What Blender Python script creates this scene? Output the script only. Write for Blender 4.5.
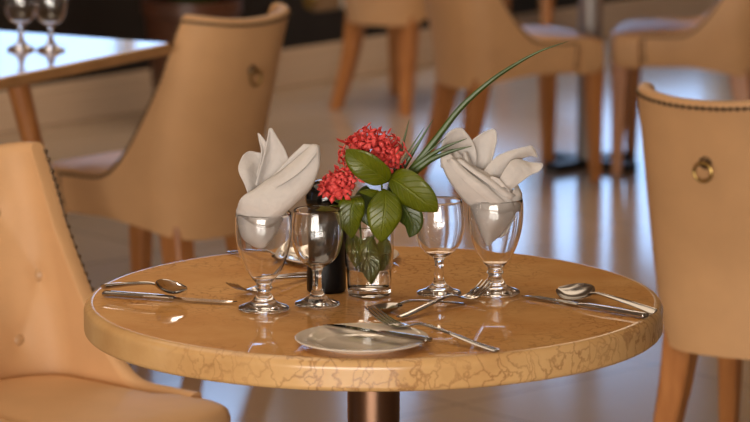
import bpy, bmesh, math, random
from mathutils import Vector, Matrix, Euler
random.seed(7)
PI = math.pi
scene = bpy.context.scene
C = scene.collection
for o in list(bpy.data.objects):
    bpy.data.objects.remove(o)

# ------------------------------------------------------------------ camera
cam_d = bpy.data.cameras.new('camera')
cam = bpy.data.objects.new('camera', cam_d)
C.objects.link(cam)
cam.location = (0.0, -4.7, 1.706)
cam.rotation_euler = (math.radians(90 - 10.065), 0, 0)
cam_d.sensor_width = 36
cam_d.lens = 166.32
cam_d.clip_end = 100
cam_d.dof.use_dof = True
cam_d.dof.focus_distance = 4.77
cam_d.dof.aperture_fstop = 7.0
scene.camera = cam

# ------------------------------------------------------------------ light
scene.view_settings.view_transform = 'Standard'
scene.view_settings.look = 'None'
scene.view_settings.gamma = 1
scene.view_settings.use_curve_mapping = False
scene.view_settings.exposure = 0.0
W = bpy.data.worlds.new('world')
scene.world = W
W.use_nodes = True
wbg = W.node_tree.nodes['Background']
wbg.inputs[0].default_value = (0.41, 0.62, 1.0, 1)
wbg.inputs[1].default_value = 4.3


def area(name, loc, rot, sx, sy, power, col):
    l = bpy.data.lights.new(name, 'AREA')
    l.shape = 'RECTANGLE'
    l.size, l.size_y = sx, sy
    l.energy = power
    l.color = col
    o = bpy.data.objects.new(name, l)
    C.objects.link(o)
    o.location = loc
    o.rotation_euler = rot
    return o


# unseen ceiling lights and the glazed front of the room behind the camera
area('ceiling_area_light', (-0.9, 0.6, 2.97), (0, 0, 0), 2.4, 2.4, 30, (1, 0.82, 0.62))
area('ceiling_area_light', (0.3, 6.0, 2.97), (0, 0, 0), 2.6, 2.0, 62, (1, 0.78, 0.56))
area('front_window_light', (-2.4, -13.9, 1.5), (math.radians(90), 0, 0), 9.0, 2.7, 1230, (1, 0.95, 0.88))
area('ceiling_area_light', (-0.8, -2.6, 2.97), (0, 0, 0), 3.0, 2.6, 14, (1, 0.78, 0.56))  # added fill overhead, takes over part of the front light


# ------------------------------------------------------------------ materials
def mat(name):
    m = bpy.data.materials.new(name)
    m.use_nodes = True
    nt = m.node_tree
    b = nt.nodes['Principled BSDF']
    return m, nt, b


def N(nt, t, **kw):
    n = nt.nodes.new(t)
    for k, v in kw.items():
        setattr(n, k, v)
    return n


def simple(name, col, rough=0.5, metal=0.0, bump=0, bscale=200, var=0.0, vscale=8, coat=0, spec=0.5):
    m, nt, b = mat(name)
    b.inputs['Base Color'].default_value = (*col, 1)
    b.inputs['Roughness'].default_value = rough
    b.inputs['Metallic'].default_value = metal
    b.inputs['Coat Weight'].default_value = coat
    b.inputs['Specular IOR Level'].default_value = spec
    tc = N(nt, 'ShaderNodeTexCoord')
    if var:
        n = N(nt, 'ShaderNodeTexNoise')
        n.inputs['Scale'].default_value = vscale
        n.inputs['Detail'].default_value = 4
        nt.links.new(tc.outputs['Object'], n.inputs['Vector'])
        r = N(nt, 'ShaderNodeValToRGB')
        r.color_ramp.elements[0].position = 0.3
        r.color_ramp.elements[1].position = 0.7
        r.color_ramp.elements[0].color = (*[c * (1 - var) for c in col], 1)
        r.color_ramp.elements[1].color = (*[min(1, c * (1 + var)) for c in col], 1)
        nt.links.new(n.outputs['Fac'], r.inputs['Fac'])
        nt.links.new(r.outputs['Color'], b.inputs['Base Color'])
    if bump:
        n = N(nt, 'ShaderNodeTexNoise')
        n.inputs['Scale'].default_value = bscale
        nt.links.new(tc.outputs['Object'], n.inputs['Vector'])
        bp = N(nt, 'ShaderNodeBump')
        bp.inputs['Strength'].default_value = bump
        bp.inputs['Distance'].default_value = 0.002
        nt.links.new(n.outputs['Fac'], bp.inputs['Height'])
        nt.links.new(bp.outputs['Normal'], b.inputs['Normal'])
    return m


def glass_mat(name, ior=1.5, tint=(1, 1, 1), rough=0.0):
    m, nt, b = mat(name)
    b.inputs['Base Color'].default_value = (*tint, 1)
    b.inputs['Roughness'].default_value = rough
    b.inputs['IOR'].default_value = ior
    b.inputs['Transmission Weight'].default_value = 1
    return m


def marble(name='beige_marble', c0=(0.65, 0.300, 0.090), c1=(0.83, 0.465, 0.170), vs=0.6, rough=0.018):
    m, nt, b = mat(name)
    tc = N(nt, 'ShaderNodeTexCoord')
    n1 = N(nt, 'ShaderNodeTexNoise')
    n1.inputs['Scale'].default_value = 9
    n1.inputs['Detail'].default_value = 6
    n1.inputs['Roughness'].default_value = 0.6
    nt.links.new(tc.outputs['Object'], n1.inputs['Vector'])
    r1 = N(nt, 'ShaderNodeValToRGB')
    r1.color_ramp.elements[0].position = 0.3
    r1.color_ramp.elements[0].color = (*c0, 1)
    r1.color_ramp.elements[1].position = 0.72
    r1.color_ramp.elements[1].color = (*c1, 1)
    nt.links.new(n1.outputs['Fac'], r1.inputs['Fac'])
    # warped crackle veins
    nw = N(nt, 'ShaderNodeTexNoise')
    nw.inputs['Scale'].default_value = 22
    nw.inputs['Detail'].default_value = 5
    nt.links.new(tc.outputs['Object'], nw.inputs['Vector'])
    mixv = N(nt, 'ShaderNodeMix', data_type='VECTOR')
    mixv.inputs['Factor'].default_value = 0.075
    nt.links.new(tc.outputs['Object'], mixv.inputs[4])
    nt.links.new(nw.outputs['Color'], mixv.inputs[5])
    vo = N(nt, 'ShaderNodeTexVoronoi', feature='DISTANCE_TO_EDGE')
    vo.inputs['Scale'].default_value = 48
    mpz = N(nt, 'ShaderNodeMapping')
    mpz.inputs['Scale'].default_value = (1, 1, 0.35)
    nt.links.new(mixv.outputs[1], mpz.inputs['Vector'])
    nt.links.new(mpz.outputs['Vector'], vo.inputs['Vector'])
    r2 = N(nt, 'ShaderNodeValToRGB')
    r2.color_ramp.elements[0].position = 0.0
    r2.color_ramp.elements[0].color = (1, 1, 1, 1)
    r2.color_ramp.elements[1].position = 0.07
    r2.color_ramp.elements[1].color = (0, 0, 0, 1)
    nt.links.new(vo.outputs['Distance'], r2.inputs['Fac'])
    n3 = N(nt, 'ShaderNodeTexNoise')
    n3.inputs['Scale'].default_value = 6
    nt.links.new(tc.outputs['Object'], n3.inputs['Vector'])
    r3 = N(nt, 'ShaderNodeValToRGB')
    r3.color_ramp.elements[0].position = 0.36
    r3.color_ramp.elements[1].position = 0.62
    nt.links.new(n3.outputs['Fac'], r3.inputs['Fac'])
    mu = N(nt, 'ShaderNodeMath', operation='MULTIPLY')
    nt.links.new(r2.outputs['Color'], mu.inputs[0])
    nt.links.new(r3.outputs['Color'], mu.inputs[1])
    mu2 = N(nt, 'ShaderNodeMath', operation='MULTIPLY')
    mu2.inputs[1].default_value = vs
    nt.links.new(mu.outputs[0], mu2.inputs[0])
    mx = N(nt, 'ShaderNodeMix', data_type='RGBA')
    nt.links.new(mu2.outputs[0], mx.inputs['Factor'])
    nt.links.new(r1.outputs['Color'], mx.inputs[6])
    mx.inputs[7].default_value = (0.22, 0.072, 0.018, 1)
    nt.links.new(mx.outputs[2], b.inputs['Base Color'])
    b.inputs['Roughness'].default_value = rough
    b.inputs['Specular IOR Level'].default_value = 0.55
    return m


def wood():
    m, nt, b = mat('orange_beech_wood')
    tc = N(nt, 'ShaderNodeTexCoord')
    mp = N(nt, 'ShaderNodeMapping')
    mp.inputs['Scale'].default_value = (40, 40, 4)
    nt.links.new(tc.outputs['Object'], mp.inputs['Vector'])
    n = N(nt, 'ShaderNodeTexNoise')
    n.inputs['Scale'].default_value = 1.5
    n.inputs['Detail'].default_value = 5
    nt.links.new(mp.outputs['Vector'], n.inputs['Vector'])
    r = N(nt, 'ShaderNodeValToRGB')
    r.color_ramp.elements[0].position = 0.3
    r.color_ramp.elements[0].color = (0.36, 0.13, 0.036, 1)
    r.color_ramp.elements[1].position = 0.75
    r.color_ramp.elements[1].color = (0.50, 0.21, 0.065, 1)
    nt.links.new(n.outputs['Fac'], r.inputs['Fac'])
    nt.links.new(r.outputs['Color'], b.inputs['Base Color'])
    b.inputs['Roughness'].default_value = 0.35
    return m


def leaf_mat(name, c0, c1, vein):
    m, nt, b = mat(name)
    uv = N(nt, 'ShaderNodeUVMap')
    sep = N(nt, 'ShaderNodeSeparateXYZ')
    nt.links.new(uv.outputs['UV'], sep.inputs[0])
    # across 0..1 -> distance from midrib
    s = N(nt, 'ShaderNodeMath', operation='SUBTRACT')
    s.inputs[1].default_value = 0.5
    nt.links.new(sep.outputs[0], s.inputs[0])
    a = N(nt, 'ShaderNodeMath', operation='ABSOLUTE')
    nt.links.new(s.outputs[0], a.inputs[0])
    # side veins: sin((v - 0.55*|u|) * k)
    k1 = N(nt, 'ShaderNodeMath', operation='MULTIPLY')
    k1.inputs[1].default_value = -0.55
    nt.links.new(a.outputs[0], k1.inputs[0])
    ad = N(nt, 'ShaderNodeMath', operation='ADD')
    nt.links.new(sep.outputs[1], ad.inputs[0])
    nt.links.new(k1.outputs[0], ad.inputs[1])
    mk = N(nt, 'ShaderNodeMath', operation='MULTIPLY')
    mk.inputs[1].default_value = 52
    nt.links.new(ad.outputs[0], mk.inputs[0])
    sn = N(nt, 'ShaderNodeMath', operation='SINE')
    nt.links.new(mk.outputs[0], sn.inputs[0])
    rv = N(nt, 'ShaderNodeValToRGB')
    rv.color_ramp.elements[0].position = 0.80
    rv.color_ramp.elements[1].position = 1.0
    nt.links.new(sn.outputs[0], rv.inputs['Fac'])
    rm = N(nt, 'ShaderNodeValToRGB')
    rm.color_ramp.elements[0].position = 0.01
    rm.color_ramp.elements[0].color = (1, 1, 1, 1)
    rm.color_ramp.elements[1].position = 0.04
    rm.color_ramp.elements[1].color = (0, 0, 0, 1)
    nt.links.new(a.outputs[0], rm.inputs['Fac'])
    mxv = N(nt, 'ShaderNodeMath', operation='MAXIMUM')
    nt.links.new(rv.outputs['Color'], mxv.inputs[0])
    nt.links.new(rm.outputs['Color'], mxv.inputs[1])
    tc = N(nt, 'ShaderNodeTexCoord')
    n = N(nt, 'ShaderNodeTexNoise')
    n.inputs['Scale'].default_value = 30
    nt.links.new(tc.outputs['Object'], n.inputs['Vector'])
    r = N(nt, 'ShaderNodeValToRGB')
    r.color_ramp.elements[0].color = (*c0, 1)
    r.color_ramp.elements[1].color = (*c1, 1)
    r.color_ramp.elements[0].position = 0.3
    r.color_ramp.elements[1].position = 0.7
    nt.links.new(n.outputs['Fac'], r.inputs['Fac'])
    mf = N(nt, 'ShaderNodeMath', operation='MULTIPLY')
    mf.inputs[1].default_value = 0.5
    nt.links.new(mxv.outputs[0], mf.inputs[0])
    mx = N(nt, 'ShaderNodeMix', data_type='RGBA')
    nt.links.new(mf.outputs[0], mx.inputs['Factor'])
    nt.links.new(r.outputs['Color'], mx.inputs[6])
    mx.inputs[7].default_value = (*vein, 1)
    nt.links.new(mx.outputs[2], b.inputs['Base Color'])
    bp = N(nt, 'ShaderNodeBump')
    bp.inputs['Strength'].default_value = 0.6
    bp.inputs['Distance'].default_value = 0.002
    bp.invert = True
    nt.links.new(mxv.outputs[0], bp.inputs['Height'])
    nt.links.new(bp.outputs['Normal'], b.inputs['Normal'])
    b.inputs['Roughness'].default_value = 0.38
    return m


def linen():
    m, nt, b = mat('white_linen')
    tc = N(nt, 'ShaderNodeTexCoord')
    b.inputs['Base Color'].default_value = (0.62, 0.58, 0.55, 1)
    b.inputs['Roughness'].default_value = 0.85
    b.inputs['Sheen Weight'].default_value = 0.15
    h = None
    for ax in range(2):
        w = N(nt, 'ShaderNodeTexWave', wave_type='BANDS', bands_direction='X' if ax == 0 else 'Z')
        w.inputs['Scale'].default_value = 320
        w.inputs['Distortion'].default_value = 0.6
        nt.links.new(tc.outputs['Object'], w.inputs['Vector'])
        if h is None:
            h = w
        else:
            ad = N(nt, 'ShaderNodeMath', operation='ADD')
            nt.links.new(h.outputs['Fac'], ad.inputs[0])
            nt.links.new(w.outputs['Fac'], ad.inputs[1])
            nz = N(nt, 'ShaderNodeTexNoise')
            nz.inputs['Scale'].default_value = 38
            nz.inputs['Detail'].default_value = 3
            nt.links.new(tc.outputs['Object'], nz.inputs['Vector'])
            b0 = N(nt, 'ShaderNodeBump')
            b0.inputs['Strength'].default_value = 0.55
            b0.inputs['Distance'].default_value = 0.008
            nt.links.new(nz.outputs['Fac'], b0.inputs['Height'])
            bp = N(nt, 'ShaderNodeBump')
            bp.inputs['Strength'].default_value = 0.15
            bp.inputs['Distance'].default_value = 0.0005
            nt.links.new(b0.outputs['Normal'], bp.inputs['Normal'])
            nt.links.new(ad.outputs[0], bp.inputs['Height'])
            nt.links.new(bp.outputs['Normal'], b.inputs['Normal'])
    return m


def pane_mat():
    m, nt, b = mat('window_pane_glass')
    out = nt.nodes['Material Output']
    nt.nodes.remove(b)
    tr = N(nt, 'ShaderNodeBsdfTransparent')
    tr.inputs[0].default_value = (0.94, 0.97, 0.98, 1)
    gl = N(nt, 'ShaderNodeBsdfGlossy')
    gl.inputs['Roughness'].default_value = 0.02
    lw = N(nt, 'ShaderNodeLayerWeight')
    lw.inputs[0].default_value = 0.5
    fr = N(nt, 'ShaderNodeMath', operation='POWER')
    nt.links.new(lw.outputs['Facing'], fr.inputs[0])
    fr.inputs[1].default_value = 5.0
    mx = N(nt, 'ShaderNodeMixShader')
    nt.links.new(fr.outputs[0], mx.inputs[0])
    nt.links.new(tr.outputs[0], mx.inputs[1])
    nt.links.new(gl.outputs[0], mx.inputs[2])
    nt.links.new(mx.outputs[0], out.inputs[0])
    return m


def floor_mat():
    m, nt, b = mat('polished_grey_beige_floor_tile')
    tc = N(nt, 'ShaderNodeTexCoord')
    n = N(nt, 'ShaderNodeTexNoise')
    n.inputs['Scale'].default_value = 2.2
    n.inputs['Detail'].default_value = 6
    nt.links.new(tc.outputs['Object'], n.inputs['Vector'])
    r = N(nt, 'ShaderNodeValToRGB')
    r.color_ramp.elements[0].color = (0.36, 0.268, 0.190, 1)
    r.color_ramp.elements[1].color = (0.45, 0.345, 0.252, 1)
    nt.links.new(n.outputs['Fac'], r.inputs['Fac'])
    mp = N(nt, 'ShaderNodeMapping')
    mp.inputs['Rotation'].default_value = (0, 0, math.radians(49))
    nt.links.new(tc.outputs['Object'], mp.inputs['Vector'])
    br = N(nt, 'ShaderNodeTexBrick')
    br.offset = 0
    br.inputs['Scale'].default_value = 1
    br.inputs['Brick Width'].default_value = 0.6
    br.inputs['Row Height'].default_value = 0.6
    br.inputs['Mortar Size'].default_value = 0.003
    br.inputs['Color1'].default_value = (1, 1, 1, 1)
    br.inputs['Color2'].default_value = (0.93, 0.93, 0.93, 1)
    br.inputs['Mortar'].default_value = (0.45, 0.42, 0.40, 1)
    nt.links.new(mp.outputs['Vector'], br.inputs['Vector'])
    mx = N(nt, 'ShaderNodeMix', data_type='RGBA', blend_type='MULTIPLY')
    mx.inputs['Factor'].default_value = 1
    nt.links.new(r.outputs['Color'], mx.inputs[6])
    nt.links.new(br.outputs['Color'], mx.inputs[7])
    nt.links.new(mx.outputs[2], b.inputs['Base Color'])
    b.inputs['Roughness'].default_value = 0.16
    b.inputs['Specular IOR Level'].default_value = 0.34
    return m


M = dict(
    marble=marble(), marble_edge=marble('pale_marble_edge', (0.58, 0.325, 0.125), (0.75, 0.475, 0.210), 0.6, 0.22), wood=wood(), linen=linen(), floor=floor_mat(), pane=pane_mat(),
    leather=simple('tan_leather', (0.63, 0.365, 0.175), 0.52, bump=0.12, bscale=260, var=0.05, vscale=10, spec=0.32),
    leather_btn=simple('tan_leather_button', (0.50, 0.29, 0.135), 0.42),
    brass=simple('antique_brass', (0.36, 0.24, 0.08), 0.3, 1.0, var=0.25, vscale=60),
    trim=simple('dark_brown_trim', (0.10, 0.06, 0.035), 0.6),
    nail=simple('bronze_nail', (0.14, 0.085, 0.045), 0.35, 0.8),
    steel=simple('stainless_steel', (0.44, 0.415, 0.39), 0.16, 1.0),
    blade=simple('polished_blade_steel', (0.44, 0.425, 0.41), 0.08, 1.0),
    column=simple('brushed_bronze_steel', (0.17, 0.095, 0.06), 0.33, 1.0),
    greycol=simple('brushed_grey_steel', (0.36, 0.34, 0.33), 0.5, 0.7),
    black=simple('black_lacquer', (0.004, 0.0035, 0.0035), 0.30, spec=0.25),
    blackgloss=simple('black_glossy_lacquer', (0.004, 0.0035, 0.0035), 0.08),
    darkmetal=simple('dark_iron', (0.03, 0.028, 0.026), 0.5, 0.5),
    china=simple('cream_glazed_china', (0.76, 0.66, 0.55), 0.12, coat=0.3),
    glass=glass_mat('clear_glass', 1.5),
    water=glass_mat('water', 1.33),
    dark=simple('black_brown_wall_panel', (0.010, 0.007, 0.006), 0.5, var=0.2),
    plaster=simple('warm_plaster', (0.52, 0.42, 0.32), 0.8, var=0.04),
    panel=simple('warm_brown_wall_panel', (0.26, 0.155, 0.08), 0.6, var=0.08),
    base=simple('beige_painted_baseboard', (0.56, 0.41, 0.29), 0.4),
    light_blocker=simple('beige_light_blocker', (0.42, 0.34, 0.25), 0.9),  # for the unseen sheet added over the upper right window
    white=simple('white_paint', (0.7, 0.67, 0.62), 0.5),
    leaf=leaf_mat('glossy_green_leaf', (0.070, 0.096, 0.001), (0.120, 0.145, 0.002), (0.165, 0.195, 0.012)),
    leafdark=leaf_mat('dark_green_leaf', (0.028, 0.050, 0.003), (0.050, 0.075, 0.006), (0.09, 0.115, 0.02)),
    grass=simple('grass_blade_green', (0.045, 0.085, 0.008), 0.4, var=0.3, vscale=40),
    stem=simple('green_stem', (0.10, 0.15, 0.03), 0.5),
    petal=simple('coral_red_petal', (0.82, 0.085, 0.080), 0.5, var=0.15, vscale=90),
    bud=simple('dark_red_bud', (0.50, 0.035, 0.025), 0.5),
    terracotta=simple('brown_glazed_pot', (0.085, 0.030, 0.014), 0.4, var=0.2),
    paving=simple('pale_terrace_paving', (0.42, 0.40, 0.37), 0.8, var=0.08),
    soil=simple('dark_soil', (0.02, 0.013, 0.008), 0.9, bump=0.5, bscale=60),
    tablewood=simple('honey_wood_table', (0.42, 0.215, 0.085), 0.10, var=0.12, vscale=12),
)


# ------------------------------------------------------------------ helpers
def link(name, me, m, parent=None):
    o = bpy.data.objects.new(name, me)
    if m is not None and not me.materials:
        me.materials.append(m)
    C.objects.link(o)
    if parent:
        o.parent = parent
    return o


def obj(name, bm, m, parent=None, smooth=True):
    me = bpy.data.meshes.new(name)
    bmesh.ops.recalc_face_normals(bm, faces=bm.faces[:])
    bm.to_mesh(me)
    bm.free()
    if smooth:
        me.shade_smooth()
        try:
            me.set_sharp_from_angle(angle=math.radians(42))
        except Exception:
            pass
    return link(name, me, m, parent)


def tag(o, label, cat, group=None):
    o['label'] = label
    o['category'] = cat
    if group:
        o['group'] = group
    return o


def thing(name, label, cat, loc=(0, 0, 0), rz=0, group=None):
    o = bpy.data.objects.new(name, None)
    o.empty_display_size = 0.05
    C.objects.link(o)
    o.location = loc
    o.rotation_euler = (0, 0, rz)
    return tag(o, label, cat, group)


def copy_tree(o, parent=None):
    c = o.copy()
    C.objects.link(c)
    c.parent = parent
    for ch in list(o.children):
        copy_tree(ch, c)
    return c


def box(bm, x0, x1, y0, y1, z0, z1, mtx=None):
    vs = [bm.verts.new((x, y, z)) for z in (z0, z1) for y in (y0, y1) for x in (x0, x1)]
    for f in ((0, 1, 3, 2), (4, 6, 7, 5), (0, 4, 5, 1), (2, 3, 7, 6), (0, 2, 6, 4), (1, 5, 7, 3)):
        bm.faces.new([vs[i] for i in f])
    if mtx:
        for v in vs:
            v.co = mtx @ v.co
    return vs


def bevel(bm, w, seg=2):
    bmesh.ops.bevel(bm, geom=bm.edges[:], offset=w, segments=seg, profile=0.6, affect='EDGES')


def lathe(bm, prof, seg=48, close=False, c=(0, 0, 0)):
    rings = []
    for r, z in prof:
        if r < 1e-6:
            rings.append([bm.verts.new((c[0], c[1], c[2] + z))])
        else:
            rings.append([bm.verts.new((c[0] + r * math.cos(2 * PI * i / seg), c[1] + r * math.sin(2 * PI * i / seg), c[2] + z)) for i in range(seg)])
    pairs = list(zip(rings[:-1], rings[1:]))
    if close:
        pairs.append((rings[-1], rings[0]))
    for a, b in pairs:
        for i in range(seg):
            j = (i + 1) % seg
            if len(a) == 1 and len(b) == 1:
                continue
            if len(a) == 1:
                bm.faces.new((a[0], b[i], b[j]))
            elif len(b) == 1:
                bm.faces.new((a[i], a[j], b[0]))
            else:
                bm.faces.new((a[i], a[j], b[j], b[i]))


def cr(p0, p1, p2, p3, t):
    return 0.5 * ((2 * p1) + (p2 - p0) * t + (2 * p0 - 5 * p1 + 4 * p2 - p3) * t * t + (3 * p1 - p0 - 3 * p2 + p3) * t ** 3)


def spline(pts, n):
    """n samples along a Catmull-Rom curve through pts."""
    pts = [Vector(p) for p in pts]
    P = [pts[0] * 2 - pts[1]] + pts + [pts[-1] * 2 - pts[-2]]
    out = []
    m = len(pts) - 1
    for i in range(n):
        s = i / (n - 1) * m
        k = min(int(s), m - 1)
        out.append(cr(P[k], P[k + 1], P[k + 2], P[k + 3], s - k))
    return out


def smooth_prof(pts, n):
    return [(max(0, p.x), p.y) for p in spline([(r, z, 0) for r, z in pts], n)]


def tube(bm, pts, rad, seg=8, caps=True):
    """tube along points; rad is a number or a list."""
    pts = [Vector(p) for p in pts]
    n = len(pts)
    rs = rad if isinstance(rad, (list, tuple)) else [rad] * n
    up = None
    rings = []
    for i, p in enumerate(pts):
        t = (pts[min(i + 1, n - 1)] - pts[max(i - 1, 0)]).normalized()
        if up is None:
            up = Vector((0, 0, 1)) if abs(t.z) < 0.9 else Vector((1, 0, 0))
        a = t.cross(up).normalized()
        b = a.cross(t).normalized()
        up = b
        rings.append([bm.verts.new(p + (a * math.cos(2 * PI * k / seg) + b * math.sin(2 * PI * k / seg)) * rs[i]) for k in range(seg)])
    for a, b in zip(rings[:-1], rings[1:]):
        for k in range(seg):
            bm.faces.new((a[k], a[(k + 1) % seg], b[(k + 1) % seg], b[k]))
    if caps:
        bm.faces.new(rings[0][::-1])
        bm.faces.new(rings[-1])


def grid(bm, rows, uv=None):
    vs = [[bm.verts.new(p) for p in r] for r in rows]
    fs = []
    nr, nc = len(vs), len(vs[0])
    for i in range(nr - 1):
        for j in range(nc - 1):
            f = bm.faces.new((vs[i][j], vs[i][j + 1], vs[i + 1][j + 1], vs[i + 1][j]))
            fs.append(f)
            if uv is not None:
                for l, (a, b) in zip(f.loops, ((i, j), (i, j + 1), (i + 1, j + 1), (i + 1, j))):
                    l[uv].uv = (b / (nc - 1), a / (nr - 1))
    return vs


def sheet(bm, rows, nu=14, nv=14):
    """smooth surface through rows of control points."""
    fine = [spline(r, nu) for r in rows]
    cols = [spline([fine[i][j] for i in range(len(rows))], nv) for j in range(nu)]
    grid(bm, [[cols[j][i] for j in range(nu)] for i in range(nv)])


def solid(o, t, offset=0.0):
    md = o.modifiers.new('thickness', 'SOLIDIFY')
    md.thickness = t
    md.offset = offset
    return o


def structure(o):
    o['kind'] = 'structure'
    return o


# ------------------------------------------------------------------ the room
def slab(bm, poly, z0, z1):
    lo = [bm.verts.new((x, y, z0)) for x, y in poly]
    hi = [bm.verts.new((x, y, z1)) for x, y in poly]
    bm.faces.new(lo[::-1])
    bm.faces.new(hi)
    n = len(poly)
    for k in range(n):
        bm.faces.new((lo[k], lo[(k + 1) % n], hi[(k + 1) % n], hi[k]))


ROOM = [(-7, -14), (9, -14), (9, 14.3), (5.54, 14.3), (-7, -0.39)]
bm = bmesh.new()
slab(bm, ROOM, -0.1, 0)
structure(obj('floor', bm, M['floor'], smooth=False))
bm = bmesh.new()
slab(bm, ROOM, 3.0, 3.1)
structure(obj('ceiling', bm, M['plaster'], smooth=False))
bm = bmesh.new()
box(bm, -7.1, -7, -14, -0.39, 0, 3.0)
structure(obj('wall_left', bm, M['plaster'], smooth=False))
bm = bmesh.new()
box(bm, 9, 9.1, -14, 14.3, 0, 3.0)
structure(obj('wall_right', bm, M['plaster'], smooth=False))
bm = bmesh.new()
box(bm, 5.6, 9, 14.3, 14.4, 0, 3.0)
structure(obj('wall_far', bm, M['plaster'], smooth=False))
bm = bmesh.new()
box(bm, -40, 40, -40, 45, -0.3, -0.11)
structure(obj('ground', bm, M['paving'], smooth=False))
# front wall behind the camera (its curtained glazing is the large front light)
bm = bmesh.new()
box(bm, -7, 9, -14.1, -14, 0, 3.0)
structure(obj('wall_front', bm, M['plaster'], smooth=False))
# diagonal window wall: local x runs along the wall, local -y faces the room
WA = math.radians(49.5)
WO = Vector((-0.45, 7.28, 0))
WM = Matrix.Translation(WO) @ Matrix.Rotation(WA, 4, 'Z')
L0, L1 = -9.9, 9.15
HEAD, BLOCKER_BASE = 2.05, 1.28


def sill(k):
    return 0.95 if k < 1 else 0.25

wins = [(-1.22, 0.15), (0.5, 2.95)]


def wall_obj(name, boxes, m, bev=0):
    bm = bmesh.new()
    for b in boxes:
        box(bm, *b)
    if bev:
        bevel(bm, bev, 1)
    o = obj(name, bm, m, smooth=False)
    o.matrix_world = WM
    return o


bs = [(L0, L1, 0.0, 0.12, HEAD, 3.0)]
xs = [L0] + [v for w in wins for v in w] + [L1]
for k, (a, b) in enumerate(zip(xs[0::2], xs[1::2])):
    bs.append((a, b, 0.0, 0.12, sill(k), HEAD))
structure(wall_obj('wall_back', bs, M['panel']))
structure(wall_obj('wall_back_dado', [(L0, 0.33, -0.015, 0.12, 0, sill(0)), (0.33, L1, -0.015, 0.12, 0, sill(9))], M['dark']))
b_ = structure(wall_obj('baseboard_back', [(L0, L1, -0.040, -0.0152, 0, 0.085)], M['base'], 0.004))
b2 = wall_obj('moulding', [(L0, L1, -0.032, -0.0152, 0.085, 0.118)], M['base'], 0.004)
b3 = wall_obj('moulding_cap', [(L0, L1, -0.026, -0.0152, 0.118, 0.135)], M['base'], 0.004)
for q in (b2, b3):
    q.matrix_world = Matrix.Identity(4)
    q.parent = b_
for i, (a, b) in enumerate(wins):
    w = thing('window_%d' % (i + 1), 'tall daylight window over the dark dado', 'window')
    del w['label'], w['category']
    structure(w)
    w.matrix_world = WM
    bm = bmesh.new()
    t = 0.05
    SILL = sill(i)
    box(bm, a, b, 0.02, 0.10, SILL, SILL + t)
    box(bm, a, b, 0.02, 0.10, HEAD - t, HEAD)
    box(bm, a, a + t, 0.02, 0.10, SILL + t, HEAD - t)
    box(bm, b - t, b, 0.02, 0.10, SILL + t, HEAD - t)
    mid = (a + b) / 2
    box(bm, mid - 0.02, mid + 0.02, 0.03, 0.09, SILL + t, HEAD - t)
    obj('window_frame', bm, M['white'], w, smooth=False)
    for p0, p1 in ((a + t, mid - 0.02), (mid + 0.02, b - t)):
        bm = bmesh.new()
        box(bm, p0, p1, 0.056, 0.062, SILL + t, HEAD - t)
        obj('pane', bm, M['pane'], w, smooth=False)
    if i >= 1:  # unseen sheet and rod added to cut the window's reflection in the floor
        bm = bmesh.new()
        box(bm, a + 0.01, b - 0.01, 0.006, 0.009, BLOCKER_BASE, HEAD - 0.06)
        obj('light_blocker', bm, M['light_blocker'], w, smooth=False)
        bm = bmesh.new()
        tube(bm, [(a + 0.01, -0.02, HEAD - 0.03), (b - 0.01, -0.02, HEAD - 0.03)], 0.03, 16)
        obj('light_blocker_rod', bm, M['white'], w)


# ------------------------------------------------------------------ chairs
def plan(a):
    """plan of the shell at seat height; a = -1..1 from left wing front round the back."""
    s = 1 if a >= 0 else -1
    a = abs(a)
    if a < 0.55:
        th = a / 0.55 * PI / 2
        x = 0.168 * math.sin(th) ** 0.86
        y = -0.09 - 0.115 * max(0.0, math.cos(th)) ** 0.86
    else:
        k = (a - 0.55) / 0.45
        x = 0.168 + 0.026 * k
        y = -0.09 + 0.25 * k
    return s * x, y


def sstep(e0, e1, x):
    t = max(0, min(1, (x - e0) / (e1 - e0)))
    return t * t * (3 - 2 * t)


def rim_h(a):
    a = abs(a)
    top = 0.792 + 0.014 * sstep(0.0, 0.50, a)
    t = max(0, min(1, (a - 0.50) / 0.36))
    k = 1 - (1 - t) ** 3.3
    k *= sstep(-0.06, 0.10, t)
    return top + (0.434 - top) * (k if t > 0 else 0)


def shell_pt(a, h, off=0.0):
    x, y = plan(a)
    e = 0.004
    x2, y2 = plan(min(1, a + e))
    x1, y1 = plan(max(-1, a - e))
    nx, ny = (y2 - y1), -(x2 - x1)
    l = math.hypot(nx, ny) or 1
    nx, ny = nx / l, ny / l
    x += nx * off
    y += ny * off
    up = max(0, h - 0.45)
    dn = max(0, 0.45 - h)
    kx = 1 - 0.04 * up
    if up:
        bk = 1.0 if abs(a) < 0.55 else max(0, 1 - (abs(a) - 0.55) / 0.45)
        y -= (0.23 * up + 0.15 * up * up) * bk
    x *= kx * (1 - 0.75 * dn)
    y *= (1 - 0.35 * dn)
    return Vector((x, y, h))


def bot_h(a):
    return 0.290 + 0.050 * sstep(0.15, 1.0, abs(a))


BTN = [(-.17, .69), (.17, .69), (0, .585), (-.34, .585), (.34, .585), (-.17, .48), (.17, .48)]
T = 0.032


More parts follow.
